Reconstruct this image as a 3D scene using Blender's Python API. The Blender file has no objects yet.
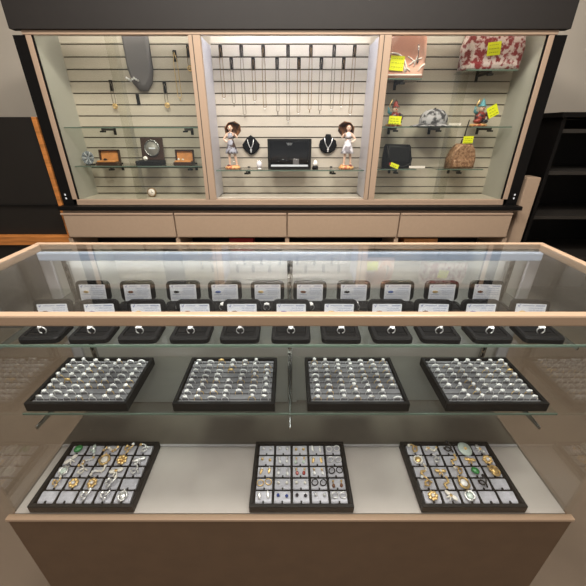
import bpy, bmesh, math, random
from mathutils import Vector, Matrix
random.seed(7)
C = bpy.context.scene.collection
PI = math.pi
CAMZ = 1.215
TH = math.radians(26.5); F = 327.0

def at(px, py, D):
    """world point on the vertical plane y = D seen at a measured direction"""
    u = (px-290)/F; v = (293-py)/F
    s = D/(math.cos(TH)+v*math.sin(TH))
    return Vector((u*s, D, CAMZ+(v*math.cos(TH)-math.sin(TH))*s))

# ------------------------------------------------------------ materials
def lin(c):
    return tuple(((x/255)/12.92 if x/255 <= .04045 else ((x/255+.055)/1.055)**2.4) for x in c)+(1,)
MATS = {}
def mat(name, rgb, rough=.5, metal=0, noise=0, scale=30, emit=0, spec=.5, bump=0, coat=0, rgb2=None, stretch=None):
    if name in MATS: return MATS[name]
    m = bpy.data.materials.new(name); m.use_nodes = True
    nt = m.node_tree; b = nt.nodes['Principled BSDF']
    c = lin(rgb)
    b.inputs['Base Color'].default_value = c
    b.inputs['Roughness'].default_value = rough
    b.inputs['Metallic'].default_value = metal
    b.inputs['Specular IOR Level'].default_value = spec
    b.inputs['Coat Weight'].default_value = coat
    if emit:
        b.inputs['Emission Color'].default_value = c
        b.inputs['Emission Strength'].default_value = emit
    if noise or bump or rgb2:
        tc = nt.nodes.new('ShaderNodeTexCoord'); mp = nt.nodes.new('ShaderNodeMapping')
        if stretch: mp.inputs['Scale'].default_value = stretch
        nz = nt.nodes.new('ShaderNodeTexNoise'); nz.inputs['Scale'].default_value = scale
        nz.inputs['Detail'].default_value = 4
        nt.links.new(tc.outputs['Object'], mp.inputs['Vector']); nt.links.new(mp.outputs[0], nz.inputs['Vector'])
        if noise or rgb2:
            cr = nt.nodes.new('ShaderNodeValToRGB')
            cr.color_ramp.elements[0].position = .35; cr.color_ramp.elements[1].position = .65
            if rgb2:
                cr.color_ramp.elements[0].position = .45; cr.color_ramp.elements[1].position = .55
                cr.color_ramp.elements[0].color = lin(rgb2); cr.color_ramp.elements[1].color = c
            else:
                cr.color_ramp.elements[0].color = tuple(x*(1-noise) for x in c[:3])+(1,)
                cr.color_ramp.elements[1].color = tuple(min(1, x*(1+noise)) for x in c[:3])+(1,)
            nt.links.new(nz.outputs['Fac'], cr.inputs['Fac']); nt.links.new(cr.outputs['Color'], b.inputs['Base Color'])
        if bump:
            bp = nt.nodes.new('ShaderNodeBump'); bp.inputs['Strength'].default_value = bump
            bp.inputs['Distance'].default_value = .002
            nt.links.new(nz.outputs['Fac'], bp.inputs['Height']); nt.links.new(bp.outputs[0], b.inputs['Normal'])
    MATS[name] = m
    return m

def glass(name, tint, base=.04, rough=0.0):
    m = bpy.data.materials.new(name); m.use_nodes = True
    nt = m.node_tree; nt.nodes.clear()
    out = nt.nodes.new('ShaderNodeOutputMaterial'); mix = nt.nodes.new('ShaderNodeMixShader')
    tr = nt.nodes.new('ShaderNodeBsdfTransparent'); gl = nt.nodes.new('ShaderNodeBsdfGlossy')
    tr.inputs['Color'].default_value = tint+(1,)
    gl.inputs['Roughness'].default_value = rough
    lw = nt.nodes.new('ShaderNodeLayerWeight'); lw.inputs['Blend'].default_value = .5
    pw = nt.nodes.new('ShaderNodeMath'); pw.operation = 'POWER'; pw.inputs[1].default_value = 5
    ma = nt.nodes.new('ShaderNodeMath'); ma.operation = 'MULTIPLY_ADD'; ma.inputs[1].default_value = 1-base; ma.inputs[2].default_value = base
    nt.links.new(lw.outputs['Facing'], pw.inputs[0]); nt.links.new(pw.outputs[0], ma.inputs[0])
    nt.links.new(ma.outputs[0], mix.inputs[0]); nt.links.new(tr.outputs[0], mix.inputs[1]); nt.links.new(gl.outputs[0], mix.inputs[2])
    nt.links.new(mix.outputs[0], out.inputs[0])
    MATS[name] = m
    return m

TAN   = mat('tan_laminate', (172,148,126), .45, noise=.02, scale=60)
TANR  = mat('champagne_metal', (188,159,133), .4, metal=.1)
TANF  = mat('tan_frame', (180,154,132), .4, metal=.1)
SLAT  = mat('slat_laminate', (188,178,162), .5, noise=.03, scale=8)
GROOVE= mat('slat_groove', (82,73,62), .8)
GREYP = mat('grey_divider', (186,182,184), .45)
SIDEP = mat('grey_side_panel', (172,170,160), .5)
BLACK = mat('black_plastic', (11,11,11), .6, spec=.3)
BLACKM= mat('black_ledge', (10,8,8), .5, spec=.25)
BVEL  = mat('black_velvet', (7,7,8), .9, spec=.2, bump=.3, scale=300)
LEATH = mat('black_leatherette', (11,11,12), .65, bump=.3, scale=400, spec=.25)
LEATH2= mat('black_recess', (8,8,9), .8, spec=.2)
FOAM  = mat('grey_ring_foam', (118,118,122), .75, noise=.08, scale=120)
SATIN = mat('grey_satin_pad', (188,188,197), .45, noise=.15, scale=70)
DARKH = mat('dark_brown_header', (30,25,22), .7, noise=.05)
BROWN = mat('brown_kick_panel', (110,86,64), .6, noise=.05, scale=20)
DECK  = mat('deck_laminate', (118,110,100), .35, noise=.03)
DECKP = mat('deck_liner', (186,179,173), .4, noise=.02)
BACKD = mat('taupe_door', (196,193,186), .4, noise=.03, scale=5, stretch=(1,1,8))
CHROME= mat('chrome', (180,180,178), .25, metal=1)
DMET  = mat('dark_metal', (60,58,56), .4, metal=.8)
WHITE = mat('white_card', (235,238,245), .55)
INK   = mat('blue_grey_ink', (165,174,200), .7)
INKD  = mat('dark_blue_ink', (90,110,170), .7)
LED   = mat('led_diffuser', (175,188,208), .6, emit=.35)
GOLD  = mat('gold', (240,205,140), .35, metal=.75)
SILV  = mat('silver', (245,244,242), .35, metal=.75)
DIAM  = mat('white_stone', (252,252,252), .25, emit=0, spec=1, coat=1)
BLUE  = mat('blue_stone', (50,70,140), .1, spec=1)
DSTN  = mat('dark_stone', (30,28,40), .1, spec=1)
REDS  = mat('red_stone', (170,50,40), .15, spec=1)
GREEN = mat('green_jade', (50,140,70), .25, spec=.8)
JADEW = mat('pale_jade', (205,220,210), .25, spec=.8)
PEARL = mat('pearl', (240,235,225), .25)
YEL   = mat('yellow_tag_paper', (240,245,30), .6)
TAGINK= mat('tag_pencil', (120,120,30), .8)
WOODO = mat('orange_wood', (190,120,60), .45, noise=.25, scale=6, stretch=(1,1,12))
WOODI = mat('box_wood', (205,140,80), .5, noise=.15, scale=30)
DWOOD = mat('dark_box_wood', (60,38,26), .4)
PINK  = mat('pink_bag_leather', (238,186,165), .6, rgb2=(228,165,142), scale=9)
CREAM = mat('cream_print', (250,240,232), .6)
HATM  = mat('grey_camouflage', (170,168,170), .8, rgb2=(62,60,62), scale=34)
BPACK = mat('brown_monogram_canvas', (172,134,104), .6, rgb2=(130,92,66), scale=90)
FLORAL= mat('floral_print', (225,205,200), .6, rgb2=(150,50,55), scale=42)
PORC  = mat('white_porcelain', (225,220,222), .25)
PBRN  = mat('brown_glaze', (120,74,45), .3)
PBLU  = mat('blue_grey_glaze', (95,100,115), .3)
SKIN  = mat('porcelain_skin', (225,190,165), .35)
PBASE = mat('ochre_glaze', (215,170,110), .4, rgb2=(180,90,60), scale=60)
WALLM = mat('wall_paint', (196,186,172), .8, noise=.03, scale=3)
CEILM = mat('ceiling_paint', (225,222,215), .9)
FLOORM= mat('floor_tile', (120,105,90), .4, noise=.1, scale=3)
RED   = mat('red_card', (150,30,35), .6)
MULTI = mat('coloured_glaze', (150,60,50), .35, rgb2=(50,40,45), scale=60)
TEAL  = mat('teal_glaze', (90,150,160), .35)
GREYV = mat('grey_velvet', (112,108,108), .85)
CLEARG= glass('clear_glass', (.985,.99,.985), .125)
FRONTG= glass('front_glass', (.985,.99,.985), .025)
SHELFG= glass('shelf_glass', (.95,.975,.96), .05)
DOORG = glass('door_glass', (.955,.96,.94), .035)
MIDG  = glass('middle_door_glass', (.99,.99,.99), .02)
EDGEG = mat('green_glass_edge', (98,116,104), .3, spec=.5)

# ------------------------------------------------------------ geometry
class MB:
    def __init__(s): s.bm = bmesh.new(); s.mats = []
    def mi(s, m):
        if m not in s.mats: s.mats.append(m)
        return s.mats.index(m)
    def _fin(s, faces, m, smooth=False):
        i = s.mi(m)
        for f in faces: f.material_index = i; f.smooth = smooth
    def box(s, x0,x1,y0,y1,z0,z1, m, M=None, bev=0):
        r = bmesh.ops.create_cube(s.bm, size=1)
        vs = r['verts']
        for v in vs:
            v.co = Vector(((x0+x1)/2+v.co.x*(x1-x0), (y0+y1)/2+v.co.y*(y1-y0), (z0+z1)/2+v.co.z*(z1-z0)))
        fs = list({f for v in vs for f in v.link_faces})
        s._fin(fs, m)
        if bev:
            es = list({e for v in vs for e in v.link_edges})
            rr = bmesh.ops.bevel(s.bm, geom=es, offset=bev, segments=2, affect='EDGES', profile=.5)
            s._fin(rr['faces'], m)
            vs = list({v for f in rr['faces'] for v in f.verts} | {v for v in vs if v.is_valid})
        if M:
            for v in vs: v.co = M @ v.co
        return s
    def quad(s, pts, m):
        f = s.bm.faces.new([s.bm.verts.new(p) for p in pts]); s._fin([f], m); return s
    def prism(s, pts, y0, y1, m, M=None, smooth=False):
        """outline in XZ extruded from y0 to y1"""
        a = [s.bm.verts.new((p[0], y0, p[1])) for p in pts]; b = [s.bm.verts.new((p[0], y1, p[1])) for p in pts]
        n = len(pts); fs = [s.bm.faces.new(a), s.bm.faces.new(b[::-1])]
        for i in range(n): fs.append(s.bm.faces.new((a[i], b[i], b[(i+1)%n], a[(i+1)%n])))
        s._fin(fs, m, False)
        bmesh.ops.recalc_face_normals(s.bm, faces=fs)
        if M:
            for v in a+b: v.co = M @ v.co
        return s
    def tube(s, path, r, m, n=8, closed=False):
        path = [Vector(p) for p in path]; N = len(path); rings = []
        rs = r if isinstance(r, (list,tuple)) else [r]*N
        for i, p in enumerate(path):
            if closed: d = path[(i+1)%N]-path[i-1]
            else: d = path[min(i+1,N-1)]-path[max(i-1,0)]
            if d.length < 1e-9: d = Vector((0,0,1))
            d.normalize()
            up = Vector((0,1,0)) if abs(d.y) < .9 else Vector((1,0,0))
            a = d.cross(up).normalized(); b = d.cross(a)
            rings.append([s.bm.verts.new(p+(a*math.cos(2*PI*k/n)+b*math.sin(2*PI*k/n))*rs[i]) for k in range(n)])
        fs = []
        for i in range(N if closed else N-1):
            A, B = rings[i], rings[(i+1)%N]
            for k in range(n): fs.append(s.bm.faces.new((A[k], A[(k+1)%n], B[(k+1)%n], B[k])))
        if not closed: fs += [s.bm.faces.new(rings[0][::-1]), s.bm.faces.new(rings[-1])]
        s._fin(fs, m, True)
        bmesh.ops.recalc_face_normals(s.bm, faces=fs)
        return s
    def lathe(s, prof, m, c=(0,0,0), n=20, M=None, sx=1, sy=1):
        rings = []; vs = []
        for r, z in prof:
            ring = [s.bm.verts.new((c[0]+sx*max(r,1e-5)*math.cos(2*PI*k/n), c[1]+sy*max(r,1e-5)*math.sin(2*PI*k/n), c[2]+z)) for k in range(n)]
            rings.append(ring); vs += ring
        fs = []
        for A, B in zip(rings, rings[1:]):
            for k in range(n): fs.append(s.bm.faces.new((A[k], A[(k+1)%n], B[(k+1)%n], B[k])))
        fs += [s.bm.faces.new(rings[0][::-1]), s.bm.faces.new(rings[-1])]
        s._fin(fs, m, True)
        bmesh.ops.recalc_face_normals(s.bm, faces=fs)
        if M:
            for v in vs: v.co = M @ v.co
        return s
    def ball(s, c, r, m, u=10, v=7, M=None):
        if not isinstance(r, (list,tuple)): r = (r,r,r)
        q = bmesh.ops.create_uvsphere(s.bm, u_segments=u, v_segments=v, radius=1)
        for w in q['verts']:
            w.co = Vector((c[0]+w.co.x*r[0], c[1]+w.co.y*r[1], c[2]+w.co.z*r[2]))
            if M: w.co = M @ w.co
        s._fin({f for w in q['verts'] for f in w.link_faces}, m, True)
        return s
    def gem(s, c, r, m):
        q = bmesh.ops.create_icosphere(s.bm, subdivisions=1, radius=r)
        for w in q['verts']: w.co += Vector(c)
        s._fin({f for w in q['verts'] for f in w.link_faces}, m, False)
        return s
    def build(s, name, parent=None, loc=(0,0,0)):
        me = bpy.data.meshes.new(name); s.bm.to_mesh(me); s.bm.free()
        for m in s.mats: me.materials.append(m)
        o = bpy.data.objects.new(name, me); C.objects.link(o); o.location = loc
        if parent: o.parent = parent
        return o
def rrect(w, h, r, n=4, z0=0):
    """rounded rectangle in XZ centred on x, rising from z0"""
    pts = []
    for cx, cz, a0 in ((w/2-r, h-r, 0), (-w/2+r, h-r, 90), (-w/2+r, r, 180), (w/2-r, r, 270)):
        for k in range(n+1):
            a = math.radians(a0+90*k/n); pts.append((cx+r*math.cos(a), z0+cz+r*math.sin(a)))
    return pts
def tag(o, label, cat, group=None):
    o['label'] = label; o['category'] = cat
    if group: o['group'] = group
    return o
def thing(name, label, cat, loc=(0,0,0), group=None, rz=0):
    o = bpy.data.objects.new(name, None); C.objects.link(o); o.location = loc
    o.rotation_euler = (0,0,rz); o.empty_display_size = .05
    return tag(o, label, cat, group)
def struct(o): o['kind'] = 'structure'; return o
def copy_tree(o, parent=None):
    c = o.copy(); C.objects.link(c)
    if parent: c.parent = parent
    for ch in list(o.children): copy_tree(ch, c)
    return c
ORD = ['first','second','third','fourth','fifth','sixth','seventh','eighth','ninth','tenth','eleventh','twelfth','thirteenth']

# ------------------------------------------------------------ room shell
struct(MB().box(-3.2,3.2,-3.5,2.75,-.05,0, FLOORM).build('floor'))
struct(MB().box(-3.2,3.2,-3.5,2.75,2.75,2.8, CEILM).build('ceiling'))
struct(MB().box(-3.2,3.2,2.6,2.75,0,2.75, WALLM).build('wall_back'))
struct(MB().box(-3.3,-3.2,-3.5,2.75,0,2.75, WALLM).build('wall_left'))
struct(MB().box(3.2,3.3,-3.5,2.75,0,2.75, WALLM).build('wall_right'))

# ------------------------------------------------------------ front showcase
HW = .61; DF = .417; DB = .765; ZT = .971; ZD = .465; ZS1 = .858; ZS2 = .648
sc = thing('jewelry_showcase', 'long glass-topped jewellery showcase with champagne metal rails and brown front panel', 'display case', (0,(DF+DB)/2,0))
def sp(mb, name, parent=sc):
    o = mb.build(name, parent); o.location = Vector((0,0,0)) - Vector(parent.location); return o
sp(MB().box(-HW,HW, DF-.004,DF+.016, .10,ZD-.006, BROWN), 'front_panel')
sp(MB().box(-HW+.02,HW-.02, DF+.04,DB-.03, 0,.10, BLACK), 'plinth')
for x0 in (-HW, HW-.018): sp(MB().box(x0,x0+.018, DF+.017,DB-.02, .10,ZD-.02, BROWN), 'side_panel')
sp(MB().box(-HW,HW, DB-.018,DB, .10,ZD-.02, BROWN), 'back_panel')
sp(MB().box(-HW,HW, DF+.017,DB, ZD-.019,ZD-.004, DECK), 'deck')
sp(MB().box(-HW+.008,HW-.008, DF+.008,.592, ZD-.004,ZD, DECKP), 'deck_liner')
sp(MB().box(-HW+.008,HW-.008, .5925,.599, ZD-.004,ZD+.0025, GREYP), 'liner_strip')
sp(MB().box(-HW-.004,HW+.004, DF-.006,DF+.007, ZD-.008,ZD+.0005, TANR, bev=.002), 'bottom_rail')
fr = MB().box(-HW-.004,HW+.004, DF-.003,DF+.012, ZT-.019,ZT, TANR, bev=.003)
sp(fr, 'front_top_rail')
sp(MB().box(-HW-.004,HW+.004, DB-.012,DB+.001, ZT-.014,ZT, TANR, bev=.002), 'back_top_rail')
for x0 in (-HW-.004, HW-.012): sp(MB().box(x0,x0+.016, DF+.015,DB-.013, ZT-.018,ZT, TANR, bev=.003), 'side_top_rail')
for x0 in (-HW+.002, HW-.030): sp(MB().box(x0,x0+.028, DB-.0225,DB-.0145, ZD,ZT-.0185, GREYP, bev=.002), 'back_post')
sp(MB().box(-HW+.013,HW-.013, DF+.015,DB-.013, ZT-.006,ZT-.001, CLEARG), 'glass_top')
sp(MB().box(-HW+.001,HW-.001, DF+.001,DF+.007, ZD+.001,ZT-.0195, FRONTG), 'glass_front')
for x0 in (-HW+.001, HW-.007): sp(MB().box(x0,x0+.006, DF+.015,DB-.012, ZD+.001,ZT-.019, CLEARG), 'glass_end')
# back sliding doors
for k, (x0, x1, y0) in enumerate(((-HW+.014,.02,DB-.014),(-.02,HW-.014,DB-.006))):
    d = sp(MB().box(x0,x1,y0,y0+.006, ZD+.001,ZT-.019, BACKD), 'sliding_door')
    hx = x0+.03 if k == 0 else x1-.03
    MB().box(hx-.006,hx+.006, y0+.006,y0+.009+(.008 if k==0 else 0), .68,.76, BLACK).build('finger_pull', d)
sp(MB().box(-HW+.014,HW-.014, DB-.038,DB-.0235, ZT-.034,ZT-.0145, LED, bev=.003), 'light_strip')
# slotted standards
for x in (-.548, 0, .540):
    st = sp(MB().box(x-.0065,x+.0065, DB-.022,DB-.0145, ZD+.001,ZT-.035, CHROME), 'shelf_standard')
    m = MB()
    for k in range(22):
        z = ZD+.02+k*.02
        m.box(x-.0022,x+.0022, DB-.0226,DB-.0221, z,z+.011, BLACK)
    m.build('slots', st)
def shelf(z, y0):
    m = MB().box(-HW+.011,HW-.011, y0+.002,DB-.024, z-.006,z, SHELFG)
    s_ = sp(m, 'glass_shelf')
    MB().box(-HW+.011,HW-.011, y0,y0+.002, z-.0055,z-.0005, EDGEG).build('polished_edge', s_)
    for x in (-.548, 0, .540):
        b = MB()
        b.prism([(0,0),(.24,0),(.24,-.007),(.02,-.026),(0,-.026)], -.0015,.0015, CHROME,
                Matrix.Translation((x, DB-.023, z-.0065)) @ Matrix.Rotation(-PI/2, 4, 'Z'))
        sp(b, 'shelf_bracket')
shelf(ZS1, .50); shelf(ZS2, .534)

# ------------------------------------------------------------ ring making
def ring_mesh(kind, metal, stone, seed):
    rnd = random.Random(seed); m = MB(); R = .0088
    n = 18; w = .0014 if kind != 'band' else .002
    m.tube([(R*math.cos(2*PI*k/n), 0, R*math.sin(2*PI*k/n)) for k in range(n)], w*.62 if kind!='band' else .00135, metal, 6, True)
    if kind == 'solitaire':
        m.lathe([(.0012,0),(.0028,.003)], metal, (0,0,R-.001), 8); m.gem((0,0,R+.0038), .0052, stone)
    elif kind == 'cluster':
        for k in range(6):
            a = PI*k/3; m.gem((.0034*math.cos(a), .0026*math.sin(a), R+.0018), .0027, stone)
        m.gem((0,0,R+.003), .0036, stone)
    elif kind == 'trio':
        for k in (-1,0,1): m.gem((k*.0044, 0, R+.002-abs(k)*.0013), .0038 if k==0 else .0031, stone)
    elif kind == 'band':
        for k in range(-3,4):
            a = PI/2+k*.3; m.gem((math.cos(a)*(R+.001), 0, math.sin(a)*(R+.001)), .0023, stone)
    elif kind == 'wide':
        m.ball((0,0,R+.0012), (.0078,.0036,.0036), metal, 10, 6)
        m.gem((0,0,R+.003), .0022, stone)
    return m
VAR = [('silver solitaire ring','solitaire',SILV,DIAM), ('silver cluster ring','cluster',SILV,DIAM), ('gold solitaire ring','solitaire',GOLD,DIAM),
       ('silver three-stone ring','trio',SILV,DIAM), ('gold cluster ring','cluster',GOLD,DIAM), ('silver stone-set band ring','band',SILV,DIAM),
       ('broad gold ring','wide',GOLD,DIAM), ('broad silver ring','wide',SILV,DIAM), ('gold three-stone ring','trio',GOLD,DIAM), ('silver ring with red stone','solitaire',SILV,REDS)]
RM = []
for i, (nm, k, a, b) in enumerate(VAR):
    o = ring_mesh(k, a, b, i).build('ring'); RM.append(o.data); bpy.data.objects.remove(o)
W_ = [5,6,3,5,4,3,1,4,4,.2]
# ------------------------------------------------------------ ring trays
TW, TD, THH = .228, .166, .024
def tray_frame(root, h=THH):
    t = .008; m = MB()
    m.box(-TW/2,TW/2,-TD/2,-TD/2+t,0,h, BLACK, bev=.0015); m.box(-TW/2,TW/2,TD/2-t,TD/2,0,h, BLACK, bev=.0015)
    m.box(-TW/2,-TW/2+t,-TD/2+t,TD/2-t,0,h, BLACK, bev=.0015); m.box(TW/2-t,TW/2,-TD/2+t,TD/2-t,0,h, BLACK, bev=.0015)
    m.box(-TW/2+t,TW/2-t,-TD/2+t,TD/2-t,.0,.0085, BLACK)
    return m.build('tray_frame', root)
rt = thing('ring_tray', '', 'tray', (0,0,0))
tray_frame(rt)
iw, idp = TW-.018, TD-.018; pit = idp/8
m = MB()
for k in range(9):
    a = -idp/2+(k-.5)*pit+.0016; b = a+pit-.0032
    a = max(a, -idp/2); b = min(b, idp/2)
    m.box(-iw/2,iw/2,a,b,.009,.0185, FOAM, bev=.0015)
m.build('slotted_foam', rt)
TN = ['leftmost','left-centre','right-centre','rightmost']
tcx = [-.478,-.148,.153,.463]
trays = []
for i, cx in enumerate(tcx):
    o = rt if i == 0 else copy_tree(rt)
    o.location = (cx, .539+TD/2, ZS2+.0002)
    o['label'] = 'black tray of rings in grey foam on the lower glass shelf, '+TN[i]+' of the four'
    o['group'] = 'ring trays on the lower glass shelf'
    trays.append(o)
for ti, tr in enumerate(trays):
    for r in range(8):
        for c in range(7):
            if random.random() < .02: continue
            k = random.choices(range(10), W_)[0]
            o = bpy.data.objects.new('ring', RM[k]); C.objects.link(o)
            o.location = (tr.location.x-iw/2+iw*(c+.5)/7+random.uniform(-.0012,.0012), tr.location.y-idp/2+(7.0-r+.5)*pit-pit*.0 - pit*.5*0, ZS2+.0002+.0186)
            o.location.y = tr.location.y-idp/2+(7-r+.5)*pit
            o.rotation_euler = (random.uniform(-.08,.08), random.uniform(-.12,.12), random.uniform(-.06,.06))
            s = random.uniform(.88,1.02); o.scale = (s,s,s)
            rw = ['back row','second row from back','third row from back','fourth row from back','fourth row from front','third row from front','second row from front','front row'][r]
            tag(o, f"{VAR[k][0]}, {ORD[c]} from left in {rw}, {TN[ti]} ring tray", 'ring', 'rings in the four slotted trays')

# ------------------------------------------------------------ ring boxes on the top shelf
def label_card(variant, parent, lean):
    m = MB(); rnd = random.Random(variant+20)
    W, H = .058, .038
    M = Matrix.Translation((0,.0315,.0105)) @ Matrix.Rotation(lean, 4, 'X')
    m.prism(rrect(W,H,.0015,2), -.0006,0, WHITE, M)
    y = -.0009
    def bar(x0,x1,z0,z1,mt): m.box(x0,x1,y,y+.0002,z0,z1, mt, M)
    # tick mark
    m.prism([(-.026,.034),(-.0245,.0335),(-.0235,.031),(-.0205,.037),(-.0215,.0375),(-.0235,.0335),(-.025,.0355)], y,y+.0002, INKD, M)
    bar(-.017,.000+rnd.uniform(0,.006),.034,.0355,INK); bar(.009,.026,.0335,.036,INK)
    for r in range(4):
        x = -.002+rnd.uniform(-.003,.003) ; z = .029-r*.0045
        while x < .024:
            w = rnd.uniform(.003,.007); bar(x,min(x+w,.026),z,z+.0012,INK); x += w+.0012
    g = [DMET, PBRN, GOLD, INKD][variant%4]
    m.ball((-.015,y,.021),(.0065,.0003,.003), g, 12, 6, M)
    bar(-.024,-.006,.0145,.0158,INK); bar(-.026,.022,.0085,.0093,INK); bar(-.026,.012,.005,.0058,INK)
    return m.build('label_card', parent)
BOXV = [('solitaire',SILV,DIAM),('cluster',SILV,DIAM),('trio',SILV,DIAM),('cluster',SILV,DIAM)]
protos = []
for v in range(4):
    b = thing('ring_box', '', 'ring box', (0,0,-5))
    W, D = .074, .060
    m = MB()
    def ring_loop(w, d, r, z): return [(x, zz-d/2, z) for x, zz in rrect(w, d, r, 4)]
    def shell(m, loops, mt):
        vs = [[m.bm.verts.new(p) for p in L] for L in loops]; fs = [m.bm.faces.new(vs[0])]
        for A, B_ in zip(vs, vs[1:]):
            n = len(A)
            for k in range(n): fs.append(m.bm.faces.new((A[k],A[(k+1)%n],B_[(k+1)%n],B_[k])))
        fs.append(m.bm.faces.new(vs[-1]))
        m._fin(fs, mt); bmesh.ops.recalc_face_normals(m.bm, faces=fs)
    shell(m, [ring_loop(W,D,.009,0), ring_loop(W,D,.009,.009), ring_loop(W-.004,D-.004,.008,.012), ring_loop(W-.016,D-.016,.006,.012), ring_loop(W-.018,D-.018,.005,.0095)], LEATH)
    m.build('base', b)
    ins = MB()
    ins.box(-.027,.027,-.0195,-.0105,.0097,.0108, LEATH2, bev=.0004); ins.box(-.027,.027,-.0055,.0195,.0097,.0108, LEATH2, bev=.0004)
    ins.build('slotted_cushion', b)
    lean = -.16
    l = MB(); Ml = Matrix.Translation((0,.0335,.010)) @ Matrix.Rotation(lean, 4, 'X')
    l.prism(rrect(W,.046,.010,5), 0,.006, LEATH, Ml)
    rim = rrect(W,.046,.010,5); 
    l.tube([Ml @ Vector((x*.975, -.0005, .023+(z-.023)*.965)) for x, z in rim], .0016, LEATH, 6, True)
    lo = l.build('lid', b)
    h = MB().tube([(-.02,.0325,.010),(.02,.0325,.010)], .0016, DMET, 8); h.build('hinge', b)
    label_card(v, b, lean)
    protos.append(b)
row1 = [-.471,-.378,-.286,-.189,-.095,.002,.097,.193,.284,.380,.477]
row2 = [-.443,-.341,-.239,-.145,-.050,.045,.143,.241,.341,.441]
def place_boxes(xs, y, rowname, grp, seed):
    for i, x in enumerate(xs):
        v = (i*3+seed)%4
        p = protos[v]
        if not p.get('used'): o = p; p['used'] = 1
        else: o = copy_tree(p)
        if 'used' in o.keys() and o is not p: del o['used']
        o.location = (x, y, ZS1+.0002); rz = random.uniform(-.03,.03) - x*.06
        o.rotation_euler = (0,0,rz)
        o['label'] = f'open black ring box with white card in lid, {ORD[i]} from left in {rowname}'
        o['group'] = grp
        r = MB(); kind, a, s = BOXV[(i*7+seed)%4]
        rr = ring_mesh(kind, a, s, i).build('ring')
        rr.scale = (.8,1.6,.8); rr.location = (x, y-.008, ZS1+.0002+.0155)
        rr.rotation_euler = (0,random.uniform(-.1,.1), rz)
        tag(rr, f'silver ring with pale stone in ring box {ORD[i]} from left, {rowname}', 'ring', 'rings in the open ring boxes')
place_boxes(row1, .533, 'front row', 'ring boxes in the front row of the top shelf', 0)
place_boxes(row2, .624, 'back row', 'ring boxes in the back row of the top shelf', 2)
for p in protos:
    if 'used' in p.keys(): del p['used']

# ------------------------------------------------------------ earring trays on the deck
et = thing('earring_tray', '', 'tray', (0,0,0))
tray_frame(et, .022)
cw = (TW-.018)/5; cd = (TD-.018)/5
m = MB()
for k in range(1,5):
    m.box(-TW/2+.009+k*cw-.0015,-TW/2+.009+k*cw+.0015,-TD/2+.0085,TD/2-.0085,.0087,.0195, BLACK)
    m.box(-TW/2+.0085,TW/2-.0085,-TD/2+.009+k*cd-.0012,-TD/2+.009+k*cd+.0012,.0087,.0192, BLACK)
m.build('divider_grid', et)
pm = MB()
pm.prism([(-cd/2+.0022,0),(cd/2-.0022,0),(cd/2-.0022,.0095),(cd/2-.005,.0105),(-cd/2+.006,.0072),(-cd/2+.0022,.004)], -cw/2+.003,cw/2-.003, SATIN, Matrix.Rotation(PI/2,4,'Z') @ Matrix.Scale(1,4))
# dark notch at the front of each pad
pm.box(-.0018,.0018,-cd/2+.0015,-cd/2+.0068,.0045,.0088, BLACK)
p0 = pm.build('earring_pad', et)
def cellxy(r, c): return (-TW/2+.009+(c+.5)*cw, TD/2-.009-(r+.5)*cd)
for r in range(5):
    for c in range(5):
        if r == 0 and c == 0: o = p0
        else: o = p0.copy(); C.objects.link(o); o.parent = et
        x, y = cellxy(r, c); o.location = (x, y, .009)
DY = .4255+TD/2
ets = []
for i, (cx, lb) in enumerate(((.025,'black earring tray of grey pads with paired earrings, centre of the case floor'),
                  (-.455,'black jewellery tray of tangled gold and white pieces, left on the case floor'),
                  (.401,'black jewellery tray of gold brooches and a green stone, right on case floor'))):
    o = et if i == 0 else copy_tree(et)
    o.location = (cx, DY, ZD+.0002); o['label'] = lb; o['group'] = 'jewellery trays on the case floor'; ets.append(o)
RWN = ['back row','second row','middle row','fourth row','front row']; CWN = ['first','second','third','fourth','fifth']
def earring(kind, m1, m2):
    m = MB()
    if kind == 'stud': m.ball((0,0,.0022),.0026, m1, 8, 6)
    elif kind == 'gem': m.gem((0,0,.002),.003, m1)
    elif kind == 'hoop':
        n = 14; m.tube([(.0052*math.cos(2*PI*k/n),.001*math.sin(2*PI*k/n)+ .0028*math.sin(2*PI*k/n),.0014+.0052*(1+math.sin(2*PI*k/n))*.4) for k in range(n)], .0009, m1, 6, True)
    elif kind == 'drop':
        m.ball((0,.002,.003),.0018, m1, 8, 6); m.tube([(0,.002,.003),(0,-.002,.0022)],.0007,m1,6); m.ball((0,-.0045,.0024),(.0028,.0034,.0022), m2, 8, 6)
    elif kind == 'leaf':
        m.ball((0,0,.0024),(.0024,.006,.0014), m1, 10, 6); m.gem((0,.004,.0034),.0016, m2)
    return m
EK = [[('stud',SILV,0,'silver'),('stud',SILV,0,'silver'),('stud',GOLD,0,'gold'),('leaf',SILV,DIAM,'silver'),('hoop',SILV,0,'silver')],
      [('stud',GOLD,0,'gold'),('drop',SILV,DIAM,'silver'),('drop',GOLD,JADEW,'gold'),('leaf',GOLD,DIAM,'gold'),('hoop',SILV,0,'silver')],
      [('leaf',GOLD,DIAM,'gold'),('drop',SILV,DIAM,'silver'),('drop',GOLD,REDS,'gold'),('drop',GOLD,DIAM,'gold'),('hoop',DMET,0,'dark')],
      [('hoop',GOLD,0,'gold'),('stud',PEARL,0,'pearl'),('stud',PEARL,0,'pearl'),('hoop',DMET,0,'dark'),('drop',GOLD,PBRN,'gold')],
      [('leaf',SILV,DIAM,'silver'),('gem',BLUE,0,'blue'),('gem',DSTN,0,'black'),('stud',SILV,0,'small silver'),('hoop',SILV,0,'silver')]]
KN = {'stud':'stud','gem':'stone stud','hoop':'hoop','drop':'drop','leaf':'leaf'}
t0 = ets[0]
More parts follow.
